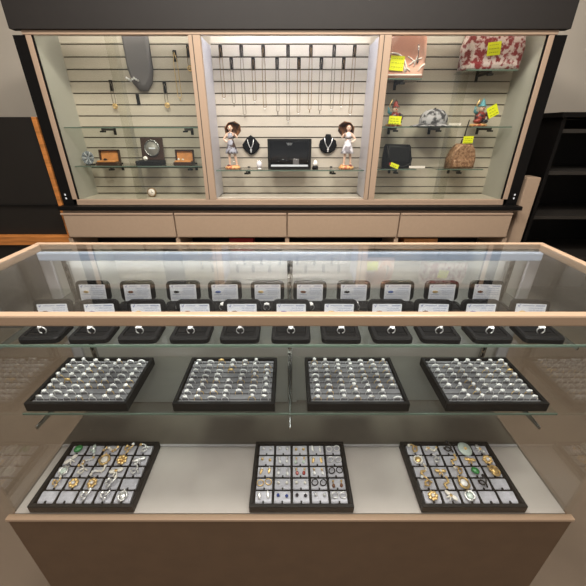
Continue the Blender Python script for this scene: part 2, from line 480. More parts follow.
for r in range(5):
    for c in range(5):
        k, a, b, nm = EK[r][c]; x, y = cellxy(r, c)
        for s_, sn in ((-1,'left'),(1,'right')):
            o = earring(k, a, b or DIAM).build('earring')
            o.location = (t0.location.x+x+s_*.0095, t0.location.y+y+random.uniform(.001,.004), ZD+.0187)
            o.rotation_euler = (.28, 0, random.uniform(-.3,.3)); o.scale = (1.4,)*3
            tag(o, f'{sn} {nm} {KN[k]} earring of pair, {RWN[r]}, {CWN[c]} pad, centre tray', 'earring', 'earrings in the centre tray')
# mixed pieces for the left and right trays
def piece(kind, m1, m2, rnd):
    m = MB()
    if kind == 'brooch':
        for k in range(7):
            a = 2*PI*k/7; m.ball((.006*math.cos(a),.006*math.sin(a),.003),(.0035,.0035,.0018), m1, 8, 5)
        m.gem((0,0,.0045),.0035, m2)
    elif kind == 'bracelet_link':
        p = [(-.012+.004*k, .004*math.sin(k*1.1), .003+.001*math.cos(k)) for k in range(7)]
        m.tube(p, .0018, m1, 6)
        for q in p: m.gem(q, .0028, m1 if rnd.random()<.6 else m2)
    elif kind == 'pendant':
        n = 16; m.tube([(.0085*math.cos(2*PI*k/n),.0085*math.sin(2*PI*k/n),.003) for k in range(n)], .0018, m1, 6, True)
        m.ball((0,0,.003),(.0062,.0062,.0022), m2, 12, 6); m.tube([(0,.0095,.003),(0,.0125,.003)], .0015, m1, 6)
    elif kind == 'disc':
        m.lathe([(.012,0),(.013,.0015),(.012,.003)], m1, (0,0,.001), 20); m.gem((0,0,.005),.003, m2)
    elif kind == 'stone':
        m.ball((0,0,.004),(.008,.0065,.0042), m1, 12, 7)
    elif kind == 'twist':
        p = [(.008*math.cos(k*.75)*(1-k*.05), .006*math.sin(k*.75)+(.001*k-.005), .003+.0003*k) for k in range(12)]
        m.tube(p, .0014, m1, 6); m.gem(p[-1], .003, m2); m.gem(p[4], .0026, m1)
    elif kind == 'bow':
        m.ball((-.006,0,.003),(.0062,.0038,.002), m1, 10, 6); m.ball((.006,.001,.003),(.0062,.0038,.002), m1, 10, 6)
        m.gem((0,0,.004),.003, m2); m.tube([(0,0,.003),(-.004,-.009,.003)], .0012, m1, 6); m.tube([(0,0,.003),(.003,-.009,.003)], .0012, m1, 6)
    return m
LT = {(0,0):('stone',GREEN,0,'green stone brooch'),(0,1):('bow',JADEW,SILV,'pale green bow brooch'),(0,2):('bracelet_link',PEARL,GOLD,'pearl and gold bracelet'),(0,3):('twist',GOLD,DIAM,'gold twist brooch'),(0,4):('twist',SILV,GOLD,'silver twist pin'),
      (1,0):('bow',PEARL,SILV,'white bow brooch'),(1,1):('bracelet_link',SILV,GOLD,'silver link bracelet'),(1,2):('pendant',GOLD,PEARL,'round gold pendant'),(1,3):('brooch',GOLD,GOLD,'gold flower brooch'),(1,4):('bow',SILV,DIAM,'silver bow brooch'),
      (2,0):('pendant',SILV,JADEW,'silver pendant'),(2,1):('twist',PEARL,GOLD,'white and gold twist brooch'),(2,2):('bracelet_link',PEARL,DIAM,'white bead bracelet'),(2,3):('bow',PEARL,GOLD,'white and gold bow brooch'),(2,4):('twist',SILV,DIAM,'silver twist brooch'),
      (3,0):('twist',GOLD,PEARL,'gold twist brooch'),(3,1):('brooch',GOLD,DIAM,'gold flower brooch'),(3,2):('brooch',GOLD,PEARL,'gold flower brooch'),(3,3):('twist',SILV,PEARL,'silver and white twist brooch'),(3,4):('hoopx',0,0,''),
      (4,2):('twist',SILV,DIAM,'silver twist pin'),(4,3):('twist',SILV,DSTN,'silver pin with dark stone'),(4,4):('pendant',SILV,SILV,'small silver pendant')}
RT = {(0,0):('twist',GOLD,PEARL,'gold twist brooch'),(0,1):('bracelet_link',PEARL,GOLD,'pearl cluster pin'),(0,2):('twist',DMET,DSTN,'dark twist brooch'),(0,3):('disc',JADEW,GOLD,'pale jade disc'),(0,4):('bow',SILV,GOLD,'silver bow pin'),
      (1,0):('pendant',PEARL,GOLD,'round white pendant'),(1,1):('twist',SILV,DSTN,'silver and black pin'),(1,2):('bracelet_link',GOLD,DSTN,'gold bar brooch'),(1,3):('bow',GOLD,GOLD,'gold bow brooch'),(1,4):('brooch',GOLD,DIAM,'gold flower brooch'),
      (2,0):('bracelet_link',GOLD,PEARL,'gold link piece'),(2,1):('bow',GOLD,PEARL,'gold bow brooch'),(2,2):('twist',GOLD,PEARL,'gold and pearl twist pin'),(2,3):('stone',GREEN,0,'green stone'),(2,4):('pendant',GOLD,GOLD,'gold pendant'),
      (3,0):('twist',GOLD,DIAM,'gold twist brooch'),(3,1):('bracelet_link',GOLD,GOLD,'gold link bracelet'),(3,2):('pendant',GOLD,DIAM,'small gold pendant'),(3,3):('twist',DMET,DSTN,'dark twist pin'),
      (4,0):('brooch',GOLD,PEARL,'gold flower brooch'),(4,1):('bow',PEARL,GOLD,'white bow brooch'),(4,2):('pendant',SILV,JADEW,'silver pendant')}
for t_, T, side in ((ets[1],LT,'left'),(ets[2],RT,'right')):
    for (r, c), (k, a, b, nm) in T.items():
        if k == 'hoopx': continue
        o = piece(k, a, b or a, random.Random(r*5+c)).build('brooch' if 'brooch' in nm or 'pin' in nm.split() else ('bracelet' if 'bracelet' in nm else 'pendant'))
        x, y = cellxy(r, c)
        o.location = (t_.location.x+x+random.uniform(-.002,.002), t_.location.y+y, ZD+.0205)
        o.rotation_euler = (.22, 0, random.uniform(-1.2,1.2)); s=random.uniform(1.1,1.4); o.scale = (s,s,s)
        tag(o, f'{nm}, {RWN[r]}, {CWN[c]} pad from left, {side} jewellery tray', 'jewellery', f'pieces in the {side} jewellery tray')

# ------------------------------------------------------------ wall display case
WF = 1.90; WB = 2.13
ZB = CAMZ-.383       # sill
ZTOP = CAMZ+.396
wc = thing('wall_display_case', 'tall three-bay glass wall case with slatted back panels', 'display case', (0,(WF+WB)/2,ZB))
def wp(mb, name, parent=wc):
    o = mb.build(name, parent); o.location = Vector((0,0,0))-Vector(parent.location); return o
XO = 1.212
XD = .42
for x0, x1 in ((-XO,-XD-.055),(-XD,XD),(XD+.055,XO)):
    m = MB()
    m.box(x0,x1, WB+.004,WB+.012, ZB,ZTOP+.2, GROOVE)
    zs = [CAMZ+.349-.0555*k for k in range(-4,13)]
    for k in range(len(zs)-1):
        z1 = min(zs[k]-.003, ZTOP+.198); z0 = zs[k+1]+.003
        if z0 > ZTOP+.19: continue
        m.box(x0,x1, WB-.004,WB+.0045, z0,z1, SLAT)
    m.box(x0,x1, WB-.004,WB+.0045, ZB+.03, zs[-1]-.002, SLAT)
    wp(m, 'slat_back')
for x0 in (-XO-.012, XO): wp(MB().box(x0,x0+.012, WF+.0205,WB+.012, ZB,ZTOP+.2, SIDEP), 'side_panel')
for s in (-1,1):
    xa, xb = sorted((s*XD, s*(XD+.055)))
    wp(MB().box(xa,xb, WF+.022,WB+.012, ZB+.03,ZTOP, GREYP), 'divider_panel')
    p = wp(MB().box(xa-.001,xb+.001, WF-.006,WF+.021, ZB+.03,ZTOP, TANF, bev=.002), 'front_post')
    # door channel grooves on the post
    MB().box(min(xa,xb)+.018,min(xa,xb)+.022, WF-.0075,WF-.0061, ZB+.031,ZTOP-.001, GROOVE).build('channel', p)
    wp(MB().box(*sorted((s*(XO-.006), s*(XO+.020))), WF-.006,WF+.0195, ZB+.0305,ZTOP, TANF, bev=.002), 'outer_post')
    wp(MB().box(*sorted((s*(XO-.015), s*(XO-.0065))), WF-.002,WF+.0035, ZB+.0305,ZTOP, BLACKM), 'gasket')
    e = wp(MB().box(*sorted((s*(XO+.021), s*(XO+.082))), WF,WB, ZB+.001,ZTOP, BLACKM), 'black_end_trim')
    m = MB()
    for z in (ZB+.035, ZB+.055):
        m.ball((s*(XO+.058), WF, z), (.005,.002,.006), WHITE, 10, 6)
    m.build('screw_cap', e)
wp(MB().box(-XO,XO, WF-.006,WB+.012, ZB+.001,ZB+.015, TANF), 'bottom_deck')
wp(MB().box(-XO,XO, WF-.006,WF+.021, ZB+.015,ZB+.030, TANF, bev=.002), 'bottom_rail')
wp(MB().box(-XO,XO, WF+.0215,WB+.003, ZB+.0155,ZB+.0225, SLAT), 'deck_liner')
wp(MB().box(-XD,XD, WF+.03,WF+.05, ZB+.023,ZB+.034, SLAT, bev=.002), 'track')
wp(MB().box(-XO-.032,XO+.032, WF-.008,WF+.019, ZTOP,ZTOP+.018, TANF, bev=.002), 'top_rail')
wp(MB().box(-XO-.075,XO+.075, WF-.02,WF+.019, ZTOP+.019,ZTOP+.17, DARKH), 'header')
wp(MB().box(-XO-.012,XO+.012, WF+.0195,WB+.012, ZTOP+.2005,ZTOP+.212, DARKH), 'top_board')
# sliding glass doors
for s in (-1,1):
    xa, xb = sorted((s*(XD+.057), s*XO))
    xm = (xa+xb)/2
    wp(MB().box(xa,xm+.03, WF+.004,WF+.009, ZB+.031,ZTOP-.001, DOORG), 'glass_door')
    wp(MB().box(xm-.03,xb, WF+.012,WF+.017, ZB+.031,ZTOP-.001, DOORG), 'glass_door')
wp(MB().box(-XD+.002,XD-.002, WF+.004,WF+.009, ZB+.031,ZTOP-.001, MIDG), 'glass_door')
# glass shelves in the case
def wshelf(xa, xb, z, yf, br, thick=.006):
    s_ = wp(MB().box(xa,xb, yf+.002,WB-.006, z-thick,z, SHELFG), 'glass_shelf')
    MB().box(xa,xb, yf,yf+.002, z-thick,z, EDGEG).build('polished_edge', s_)
    for x in br:
        m = MB(); m.box(x-.008,x+.008, WB-.0055,WB-.0045, z-.04,z+.004, BLACK)
        m.box(x-.002,x+.002, WB-.15,WB-.0055, z-thick-.012,z-thick-.0003, DMET)
        m.box(x-.012,x+.012, WB-.15,WB-.13, z-thick-.02,z-thick-.0121, BLACK)
        m.build('shelf_bracket', wc).location = -Vector(wc.location)
ZM = at(290,170,WF+.06).z
wshelf(-XD+.003,XD-.003, ZM, WF+.06, (-.25,.25))
ZL1 = at(150,127,WF+.06).z; ZL2 = at(150,166,WF+.06).z
wshelf(-XO+.003,-XD-.058, ZL1, WF+.06, (-1.02,-.57))
wshelf(-XO+.003,-XD-.058, ZL2, WF+.06, (-1.02,-.57))
ZR2 = at(440,169,WF+.08).z
ZR1 = at(440,126.5,WF+.08).z
for xa, xb, z in ((.49,.66,ZR1),(.69,.93,ZR1),(.98,1.20,ZR1),(.495,.72,ZR2),(.84,1.10,ZR2)):
    wshelf(xa, xb, z, WF+.08, ((xa+xb)/2,))

# ------------------------------------------------------------ base cabinet
bc = thing('base_cabinet', 'tan base cabinet with four wide drawers under the wall case', 'cabinet', (0,1.98,0))
def bp(mb, name, parent=bc):
    o = mb.build(name, parent); o.location = Vector((0,0,0))-Vector(parent.location); return o
DZ1 = at(290,213,1.85).z; DZ0 = at(290,237,1.85).z
bp(MB().box(-1.30,1.30, 1.845,2.16, ZB-.022,ZB, BLACKM, bev=.003), 'black_ledge')
bp(MB().box(-1.29,1.264, 1.87,2.15, DZ0-.01,ZB-.0225, TAN), 'drawer_housing')
xs = [-1.288,-.658,-.017,.623,1.262]
for i in range(4):
    d = bp(MB().box(xs[i]+.004,xs[i+1]-.004, 1.85,1.869, DZ0,DZ1-.012, TAN, bev=.002), 'drawer')
    MB().box(xs[i]+(.004 if i else -.008),xs[i+1]-.004, 1.846,1.869, DZ1-.011,DZ1-.001, TANF, bev=.002).build('pull_lip', d)
bp(MB().box(-1.27,1.24, 2.10,2.13, .06,DZ0-.0105, BLACKM), 'back_board')
bp(MB().box(-1.29,1.26, 1.87,2.15, 0,.06, BLACKM), 'plinth')
for x in xs: bp(MB().box(x-.012,x+.012, 1.86,2.099, .0605,DZ0-.0105, TAN), 'upright')
bp(MB().box(-1.24,1.22, 1.87,2.0995, .40,.412, BLACKM), 'inner_shelf')
# things stored in the open compartments
def storebox(x, w, h, m, name, lab, cat):
    o = MB().box(-w/2,w/2,-.05,.05,0,h, m, bev=.004).box(-w/2-.002,w/2+.002,-.052,.052,h*.75,h, m, bev=.002).build(name, None, (x,1.96,.4125)); tag(o, lab, cat)
p = at(241,241,1.9); storebox(p.x, .14, p.z-.4125+.015, RED, 'storage_box', 'red storage box in the open compartment under the second drawer from left', 'box')
p = at(418,241,1.9); storebox(p.x+.02, .2, p.z-.4125+.012, WOODI, 'storage_box', 'yellowish tan storage box in the open compartment under the rightmost drawer', 'box')

# ------------------------------------------------------------ left and right surroundings
lc = thing('dark_cabinet', 'dark cabinet with orange wood edging left of the wall case', 'cabinet', (-1.75,2.2,0))
def lp(mb, name):
    o = mb.build(name, lc); o.location = -Vector(lc.location); return o
zl = at(45,233,1.95).z
lp(MB().box(-2.3,-1.332, 1.92,2.45, zl,CAMZ+.06, mat('near_black_laminate',(24,20,17),.5)), 'body')
lp(MB().box(-1.331,-1.307, 1.905,1.95, zl+.001,CAMZ+.06, WOODO, bev=.002), 'wood_edge')
lp(MB().box(-2.3,-1.31, 1.88,2.45, zl-.055,zl, WOODO, bev=.003), 'wood_ledge')
lp(MB().box(-2.28,-1.34, 1.90,2.44, 0,zl-.0555, mat('near_black_laminate',(24,20,17),.5)), 'lower_body')
lp(MB().box(-2.3,-1.333, 1.908,1.9195, zl+.17,zl+.176, BLACKM), 'seam_strip')

pa = at(537,177,1.88)
pn = MB(); 
pl_ = thing('leaning_panel', 'tall tan laminate panel standing right of the wall case', 'panel', (1.352,1.95,0))
o = MB().box(-.036,.036,-.05,.05,0,at(531,178,1.88).z, TAN, bev=.003).build('board', pl_)
MB().box(-.034,.034,-.052,-.0505,.01,at(531,178,1.88).z-.005, TAN).build('edge_band', pl_)
pl_.location = (1.352,1.95,0)
rk = thing('shelving_rack', 'black shelving rack in the dark corner right of the wall case', 'rack', (1.85,2.3,0))
def rp(mb, name):
    o = mb.build(name, rk); o.location = -Vector(rk.location); return o
rp(MB().box(1.47,2.4,2.42,2.45,0,CAMZ+.06, BLACKM), 'back_board')
for x in (1.475, 2.38): rp(MB().box(x,x+.02,2.0,2.4195,0,CAMZ+.06, BLACKM), 'side_board')
for z in (.05,.45,.72,.98,1.2): rp(MB().box(1.496,2.379,2.02,2.419,z,z+.02, mat('charcoal_shelf',(48,44,40),.5)), 'shelf')
rp(MB().box(1.45,2.41,1.98,2.455,CAMZ+.061,CAMZ+.085, BLACKM), 'top_board')

# ------------------------------------------------------------ hanging hooks and necklaces
def hook(px, py, label, w=.019, mid=True):
    p = at(px, py, WB-.01)
    m = MB(); m.box(-w/2,w/2,-.003,.0,-.052,.0, BLACK, bev=.001)
    m.box(-w/2+.002,w/2-.002,0,.009,-.004,.0, BLACK)
    m.tube([(0,-.002,-.006),(0,-.014,-.008),(0,-.018,-.002)], .002, BLACK, 6)
    o = m.build('necklace_hook', None, (p.x, WB-.0075, p.z)); tag(o, label, 'hook', 'black necklace hooks'); return o
def necklace(px, py, pye, label, mt, pend='gold', w=.008):
    p = at(px, py, WB-.022); q = at(px, pye, WB-.022); L = p.z-.006-q.z
    t = thing('necklace', label, 'necklace', (p.x, WB-.022, p.z-.001), 'hanging necklaces')
    n = 10; path = []
    for k in range(n+1): path.append((-w*math.sin(PI*.5*min(1,k/3)), 0, -L*k/n))
    path.append((0,0,-L-.004))
    for k in range(n,-1,-1): path.append((w*math.sin(PI*.5*min(1,k/3)), 0, -L*k/n))
    MB().tube(path, .0014, mt, 5, True).build('chain', t)
    m = MB()
    if pend == 'gold': m.tube([(.011*math.cos(2*PI*k/14),0,-L-.016+.011*math.sin(2*PI*k/14)) for k in range(14)], .0032, GOLD, 6, True); m.ball((0,0,-L-.016),(.005,.003,.005), GOLD, 8, 6)
    elif pend == 'bar': m.tube([(0,0,-L-.004),(0,0,-L-.018)], .0022, mt, 6)
    else: m.gem((0,0,-L-.008), .0048, SILV)
    m.build('pendant', t)
    return t
CH1 = mat('antique_gold_chain', (130,104,72), .4, metal=.6); CH2 = mat('dull_silver_chain', (120,110,98), .4, metal=.6)
top = [220,241,263,288,311,334.5,355]; tend = [98,115,108,121,110,109,114]
for i, px in enumerate(top):
    hook(px, 45.0, f'black necklace hook, {ORD[i]} from left in upper row of middle bay')
    necklace(px, 46.3, tend[i], f'fine long necklace on upper row hook, {ORD[i]} from left', (CH1,CH2)[i%2], ('gem','bar','gem')[i%3])
low = [231,253,277,299,321.5,344]; lend = [104,101,112,113,111,106]
for i, px in enumerate(low):
    hook(px, 57.5, f'black necklace hook, {ORD[i]} from left in lower row of middle bay')
    necklace(px, 58.8, lend[i], f'fine necklace on lower row hook, {ORD[i]} from left', (CH2,CH1)[i%2], ('bar','gem')[i%2])
for nm, px, py in (('in the left bay beside the middle post',187.5,45),('left bay, holding the long plain chain',174,50),('left bay, above the gold round pendant',164,82),('left bay, lowest and leftmost',137,94),('left bay, far left edge',110,80)):
    hook(px, py, 'black necklace hook '+nm if nm[0]=='i' else 'black necklace hook, '+nm)
necklace(187.5,46.5,66, 'short necklace with gold flower pendant beside the middle post', CH1, 'gold')
necklace(174,51.5,98, 'long plain gold chain hanging in the left bay', GOLD, 'bar', .010)
necklace(164,83.5,103, 'gold round pendant necklace in the centre of the left bay', CH2, 'gold')
necklace(110,81.5,104, 'gold disc pendant necklace at the far left of the left bay', CH2, 'gold')

# neck busts
def bust(px, py, w, h, shape, label, cat='necklace display', m_=BVEL, D=WB-.02):
    p = at(px, py, D); t = thing('necklace_bust', label, cat, (p.x, WB-.0045, p.z))
    if shape == 'diamond': o = [(0,.5),(.22,.36),(.5,.02),(.44,-.2),(.15,-.47),(0,-.5),(-.15,-.47),(-.44,-.2),(-.5,.02),(-.22,.36)]
    elif shape == 'round': o = [(-.12,.52),(.12,.52),(.2,.34),(.44,.18),(.5,-.08),(.4,-.34),(.15,-.5),(-.15,-.5),(-.4,-.34),(-.5,-.08),(-.44,.18),(-.2,.34)]
    else: o = [(-.5,.5),(.5,.5),(.5,-.15),(.38,-.38),(.15,-.5),(-.15,-.5),(-.38,-.38),(-.5,-.15)]
    m = MB(); pts = [(a*w, b*h) for a, b in o]
    n = len(pts)
    A = [m.bm.verts.new((x, -.001, z)) for x, z in pts]; B_ = [m.bm.verts.new((x, -.014, z)) for x, z in pts]; Cc = [m.bm.verts.new((x*.8, -.026, z*.8)) for x, z in pts]
    fs = [m.bm.faces.new(A), m.bm.faces.new(Cc)]
    for P, Q in ((A,B_),(B_,Cc)):
        for k in range(n): fs.append(m.bm.faces.new((P[k],P[(k+1)%n],Q[(k+1)%n],Q[k])))
    m._fin(fs, m_, True); bmesh.ops.recalc_face_normals(m.bm, faces=fs)
    for f in fs[:2]: f.smooth = False
    m.build('bust', t)
    return t, p
def vneck(p, w, h, label, mt, pend=SILV):
    t = thing('necklace', label, 'necklace', (p.x, WB-.0335, p.z))
    MB().tube([(-w,0,h),(-w*.75,0,h*.2),(-w*.3,0,-h*.4),(0,0,-h*.6),(w*.3,0,-h*.4),(w*.75,0,h*.2),(w,0,h)], .0022, mt, 6).build('chain', t)
    MB().gem((0,0,-h*.6-.008), .007, pend).gem((0,0,-h*.6-.018), .005, pend).build('pendant', t)
b1, p1 = bust(251,145,.102,.105,'diamond','black diamond-shaped velvet necklace bust left of the black shadow box')
vneck(p1, .018, .03, 'silver cluster necklace on the diamond-shaped black bust', SILV)
b2, p2 = bust(328,144,.104,.100,'round','round black velvet necklace bust right of the black shadow box')
vneck(p2, .024, .034, 'silver V necklace with drop on the round black bust', SILV)
b3, p3 = bust(138,58,.135,.30,'panel','tall grey velvet necklace bust high in the left bay', m_=GREYV)
q = at(133,79.5,WB-.03)
o = MB()
for k in range(7): o.gem((-.03+k*.01, 0, .006*math.cos(k*1.6)), .0065, SILV)
o.tube([(-.03+k*.01,0,.006*math.cos(k*1.6)) for k in range(7)], .002, SILV, 6)
o = o.build('necklace', None, (q.x, WB-.038, q.z)); tag(o, 'silver beaded necklace on the grey bust in the left bay', 'necklace')

# ------------------------------------------------------------ middle shelf things
def floorz(z): return z+.0003
# black shadow box
a = at(268,168,WF+.09); b = at(311,168,WF+.09); tz = at(290,139,WF+.09).z
w = b.x-a.x; h = tz-ZM; 
sb = thing('shadow_box', 'black glazed shadow box standing in the middle of the glass shelf', 'display box', ((a.x+b.x)/2, WF+.13, floorz(ZM)))
m = MB(); t = .012
m.box(-w/2,w/2,-.03,.03,0,t, BLACK, bev=.001).box(-w/2,w/2,-.03,.03,h-t,h, BLACK, bev=.001)
m.box(-w/2,-w/2+t,-.03,.03,t,h-t, BLACK).box(w/2-t,w/2,-.03,.03,t,h-t, BLACK)
m.build('frame', sb)
MB().box(-w/2+t,w/2-t,.024,.03,t,h-t, BLACKM).build('backing', sb)
MB().box(-w/2+t,w/2-t,-.022,-.019,t,h-t, FRONTG).build('glass_pane', sb)
MB().box(-w/2+t+.004,w/2-t-.004,-.016,-.006,t+.0002,t+.010, WHITE, bev=.001).build('white_ledge', sb)
e = MB(); ez = h-t-.016
e.prism([(-.018,ez+.008),(-.010,ez+.004),(-.004,ez+.008),(0,ez+.003),(.004,ez+.008),(.010,ez+.004),(.018,ez+.008),(.012,ez-.004),(.006,ez-.008),(0,ez-.004),(-.006,ez-.008),(-.012,ez-.004)], .0225,.0238, SILV)
e.build('emblem', sb)
bb = MB().box(.02,.055,.0,.012,t+.0002,t+.04, GREYV, bev=.003); bb.build('grey_pad', sb)
# egg and small dark ornament
p = at(259,163,WF+.09)
eg = thing('egg_ornament', 'small white egg ornament on the middle shelf left of shadow box', 'ornament', (p.x, WF+.10, floorz(ZM)))
MB().lathe([(.012,0),(.014,.003),(.009,.006)], SILV, n=16).build('stand', eg)
MB().lathe([(.004,.0062),(.013,.012),(.0165,.022),(.015,.033),(.009,.042),(.001,.046)], PORC, n=18).build('egg', eg)
p = at(315.5,163,WF+.09)
eg = thing('bell_ornament', 'small dark based white ornament right of the black shadow box', 'ornament', (p.x, WF+.10, floorz(ZM)))
MB().lathe([(.017,0),(.018,.01),(.014,.018)], BLACK, n=18).build('stand', eg)
MB().lathe([(.012,.0183),(.014,.028),(.011,.040),(.004,.048),(.001,.050)], PEARL, n=18).build('dome', eg)

# ---- figurines: a girl under a parasol
def figurine(px, flip, label, bodym, skirtm):
    p = at(px, 165, WF+.10)
    t = thing('figurine', label, 'figurine', (p.x, WF+.125, floorz(ZM)))
    s = flip
    MB().lathe([(.034,0),(.040,.004),(.038,.010),(.028,.015),(.010,.017)], PBASE, n=22, sy=.72).ball((s*.018,-.012,.015),(.010,.008,.007), MULTI).ball((-s*.022,.004,.014),(.010,.008,.007), PBASE).build('base', t)
    # body grown as a skin
    J = [(0,0,.118),(0,0,.140),(0,-.001,.158),(0,0,.172),(0,0,.182),            #0 pelvis 1 waist 2 chest 3 neck 4 head
         (-s*.020,0,.160),(-s*.034,-.014,.146),(-s*.022,-.022,.164),            #5-7 arm holding the parasol
         (s*.018,0,.160),(s*.036,-.004,.138),(s*.016,-.014,.124),               #8-10 arm on hip
         (-.009,0,.108),(-.012,-.006,.066),(-.014,0,.020),(-.015,-.012,.018),   #11-14 leg
         (.009,0,.108),(.016,-.002,.064),(.022,.006,.020),(.024,-.006,.018)]
    E = [(0,1),(1,2),(2,3),(3,4),(2,5),(5,6),(6,7),(2,8),(8,9),(9,10),(0,11),(11,12),(12,13),(13,14),(0,15),(15,16),(16,17),(17,18)]
    R = [.013,.010,.013,.005,.005,.007,.005,.004,.007,.005,.004,.010,.007,.005,.004,.010,.007,.005,.004]
    me = bpy.data.meshes.new('body'); me.from_pydata(J, E, []); me.update()
    o = bpy.data.objects.new('body', me); C.objects.link(o); o.parent = t
    md = o.modifiers.new('skin','SKIN'); 
    if not me.skin_vertices: bpy.context.view_layer.objects.active = o
    for i, sv in enumerate(me.skin_vertices[0].data): sv.radius = (R[i],R[i]); sv.use_root = (i==0)
    o.modifiers.new('sub','SUBSURF').levels = 1; o.modifiers['sub'].render_levels = 2
    me.materials.append(bodym)
    h = MB(); h.ball((0,-.002,.188),(.0115,.012,.0145), SKIN, 16, 12)
    for ex in (-.0042,.0042): h.ball((ex,-.0132,.190),(.0017,.0012,.0015), DSTN, 6, 5)
    h.ball((0,-.0145,.186),(.0016,.0025,.0026), SKIN, 8, 6); h.ball((0,-.0128,.1805),(.0032,.001,.0009), REDS, 8, 5)
    for ex in (-.0115,.0115): h.ball((ex,-.001,.187),(.0015,.003,.004), SKIN, 6, 5)
    ho = h.build('head', t)
    MB().ball((0,.003,.193),(.0132,.0125,.0128), PBRN, 14, 10).ball((0,.014,.180),(.008,.006,.014), PBRN, 10, 8).build('hair', ho)
    MB().lathe([(.0105,.142),(.0145,.130),(.021,.110),(.029,.086),(.033,.074),(.030,.073),(.018,.108),(.010,.135)], skirtm, n=24, sy=.8).build('skirt', t)
    MB().lathe([(.0145,.141),(.0165,.152),(.0155,.164),(.008,.170)], skirtm, n=20, sy=.8).build('bodice', t)
    # parasol leaning behind the head
    M = Matrix.Translation((-s*.022,-.022,.164)) @ Matrix.Rotation(s*.50, 4, 'Y') @ Matrix.Rotation(-.95, 4, 'X')
    po = MB(); po.tube([M @ Vector((0,0,-.016)), M @ Vector((0,0,.060))], .0016, DWOOD, 6); po = po.build('parasol_handle', t)
    c_ = MB()
    n = 8; prof = [(.001,.062),(.016,.058),(.030,.049),(.043,.036),(.0415,.035),(.029,.047),(.015,.056),(.001,.060)]
    c_.lathe(prof, mat('parasol_glaze',(150,104,70),.35,rgb2=(70,48,38),scale=30), n=n, M=M)
    c_.build('parasol_canopy', t)
    for k in range(8):
        pass
    return t
f1 = figurine(232, -1, 'porcelain girl figurine with brown parasol, left end of middle shelf', SKIN, mat('mottled_glaze',(160,160,168),.25,rgb2=(62,44,36),scale=38))
f2 = figurine(347, 1, 'white porcelain girl figurine with parasol, right end of middle shelf', SKIN, mat('white_mottled_glaze',(222,218,220),.25,rgb2=(130,124,126),scale=30))
for f in (f1, f2): f.scale = (1.12,)*3; f.location.z = floorz(ZM)

# ------------------------------------------------------------ left bay things
def woodbox(px, w, h, label):
    p = at(px, 160, WF+.09)
    t = thing('wooden_box', label, 'box', (p.x, WF+.125, floorz(ZL2)), 'open wooden boxes in the left bay')
    m = MB(); m.box(-w/2,w/2,-.035,.035,0,.016, DWOOD, bev=.002); m.build('base', t)
    l = MB(); M = Matrix.Translation((0,.03,.0165)) @ Matrix.Rotation(-.12,4,'X')
    k = .006
    l.box(-w/2,w/2,0,.006,0,h, DWOOD, M).box(-w/2,-w/2+k,-.014,0,0,h, DWOOD, M).box(w/2-k,w/2,-.014,0,0,h, DWOOD, M).box(-w/2,w/2,-.014,0,h-k,h, DWOOD, M)
    l.build('lid', t)
    MB().box(-w/2+k+.001,w/2-k-.001,-.0015,-.0002,.004,h-k-.001, WOODI, M).build('lid_lining', t)
    MB().box(-w/2+.006,w/2-.006,-.030,.016,.0162,.024, WOODI, bev=.002).build('inner_tray', t)
    return t
woodbox(105, .115, .062, 'open orange wooden box with dark rim, left of the watch box'); 
woodbox(182, .105, .062, 'open orange wooden box with dark rim, right end of left shelf')
p = at(104,162,WF+.09); o = MB().ball((0,0,.006),(.009,.009,.006), DSTN, 12, 8).tube([(.012*math.cos(2*PI*k/12),.012*math.sin(2*PI*k/12)*.5,.003) for k in range(12)], .002, DMET, 6, True).build('wristwatch', None, (p.x, WF+.11, ZL2+.0245)); tag(o, 'small dark watch lying in the left orange wooden box', 'watch')
p = at(180,162,WF+.09); o = MB().gem((-.012,0,.006),.007,PEARL).gem((.002,0,.005),.006,GOLD).gem((.013,0,.005),.006,PEARL).tube([(-.018,0,.003),(.02,0,.003)],.002,GOLD,6).build('bracelet', None, (p.x, WF+.11, ZL2+.0245)); tag(o, 'pearl and gold bracelet in the right orange wooden box', 'bracelet')
# watch box with round dial
p = at(150,160,WF+.10)
t = thing('watch_box', 'dark square watch box with round silver dial, centre of left shelf', 'watch box', (p.x, WF+.125, floorz(ZL2)))
MB().box(-.078,.068,-.045,.035,0,.024, BLACK, bev=.003).build('base', t)
M = Matrix.Translation((0,.028,.0245)) @ Matrix.Rotation(-.15,4,'X')
MB().box(-.065,.062,0,.012,0,.118, DWOOD, M, bev=.002).build('lid', t)
rm = Matrix.Translation((0,.028,.0245)) @ Matrix.Rotation(-.15,4,'X') @ Matrix.Translation((0,-.001,.062)) @ Matrix.Rotation(PI/2,4,'X')
MB().lathe([(.041,0),(.045,.001),(.045,.005),(.040,.008),(.037,.004),(.037,.001)], CHROME, n=28, M=rm).build('dial_ring', t)
MB().lathe([(.0365,.0003),(.0365,.0018)], mat('grey_dial',(150,145,138),.4), n=28, M=rm).build('dial', t)
MB().box(-.018,.018,-.004,.004,.002,.0035, WHITE, rm).build('dial_lettering', t)
o = MB().ball((0,0,.012),(.013,.010,.012), PEARL, 14, 10).ball((.006,-.008,.010),(.005,.004,.005), SILV).build('shell_ornament', None, (p.x-.022, WF+.095, ZL2+.0245)); tag(o, 'white shell ornament on the watch box base', 'ornament')
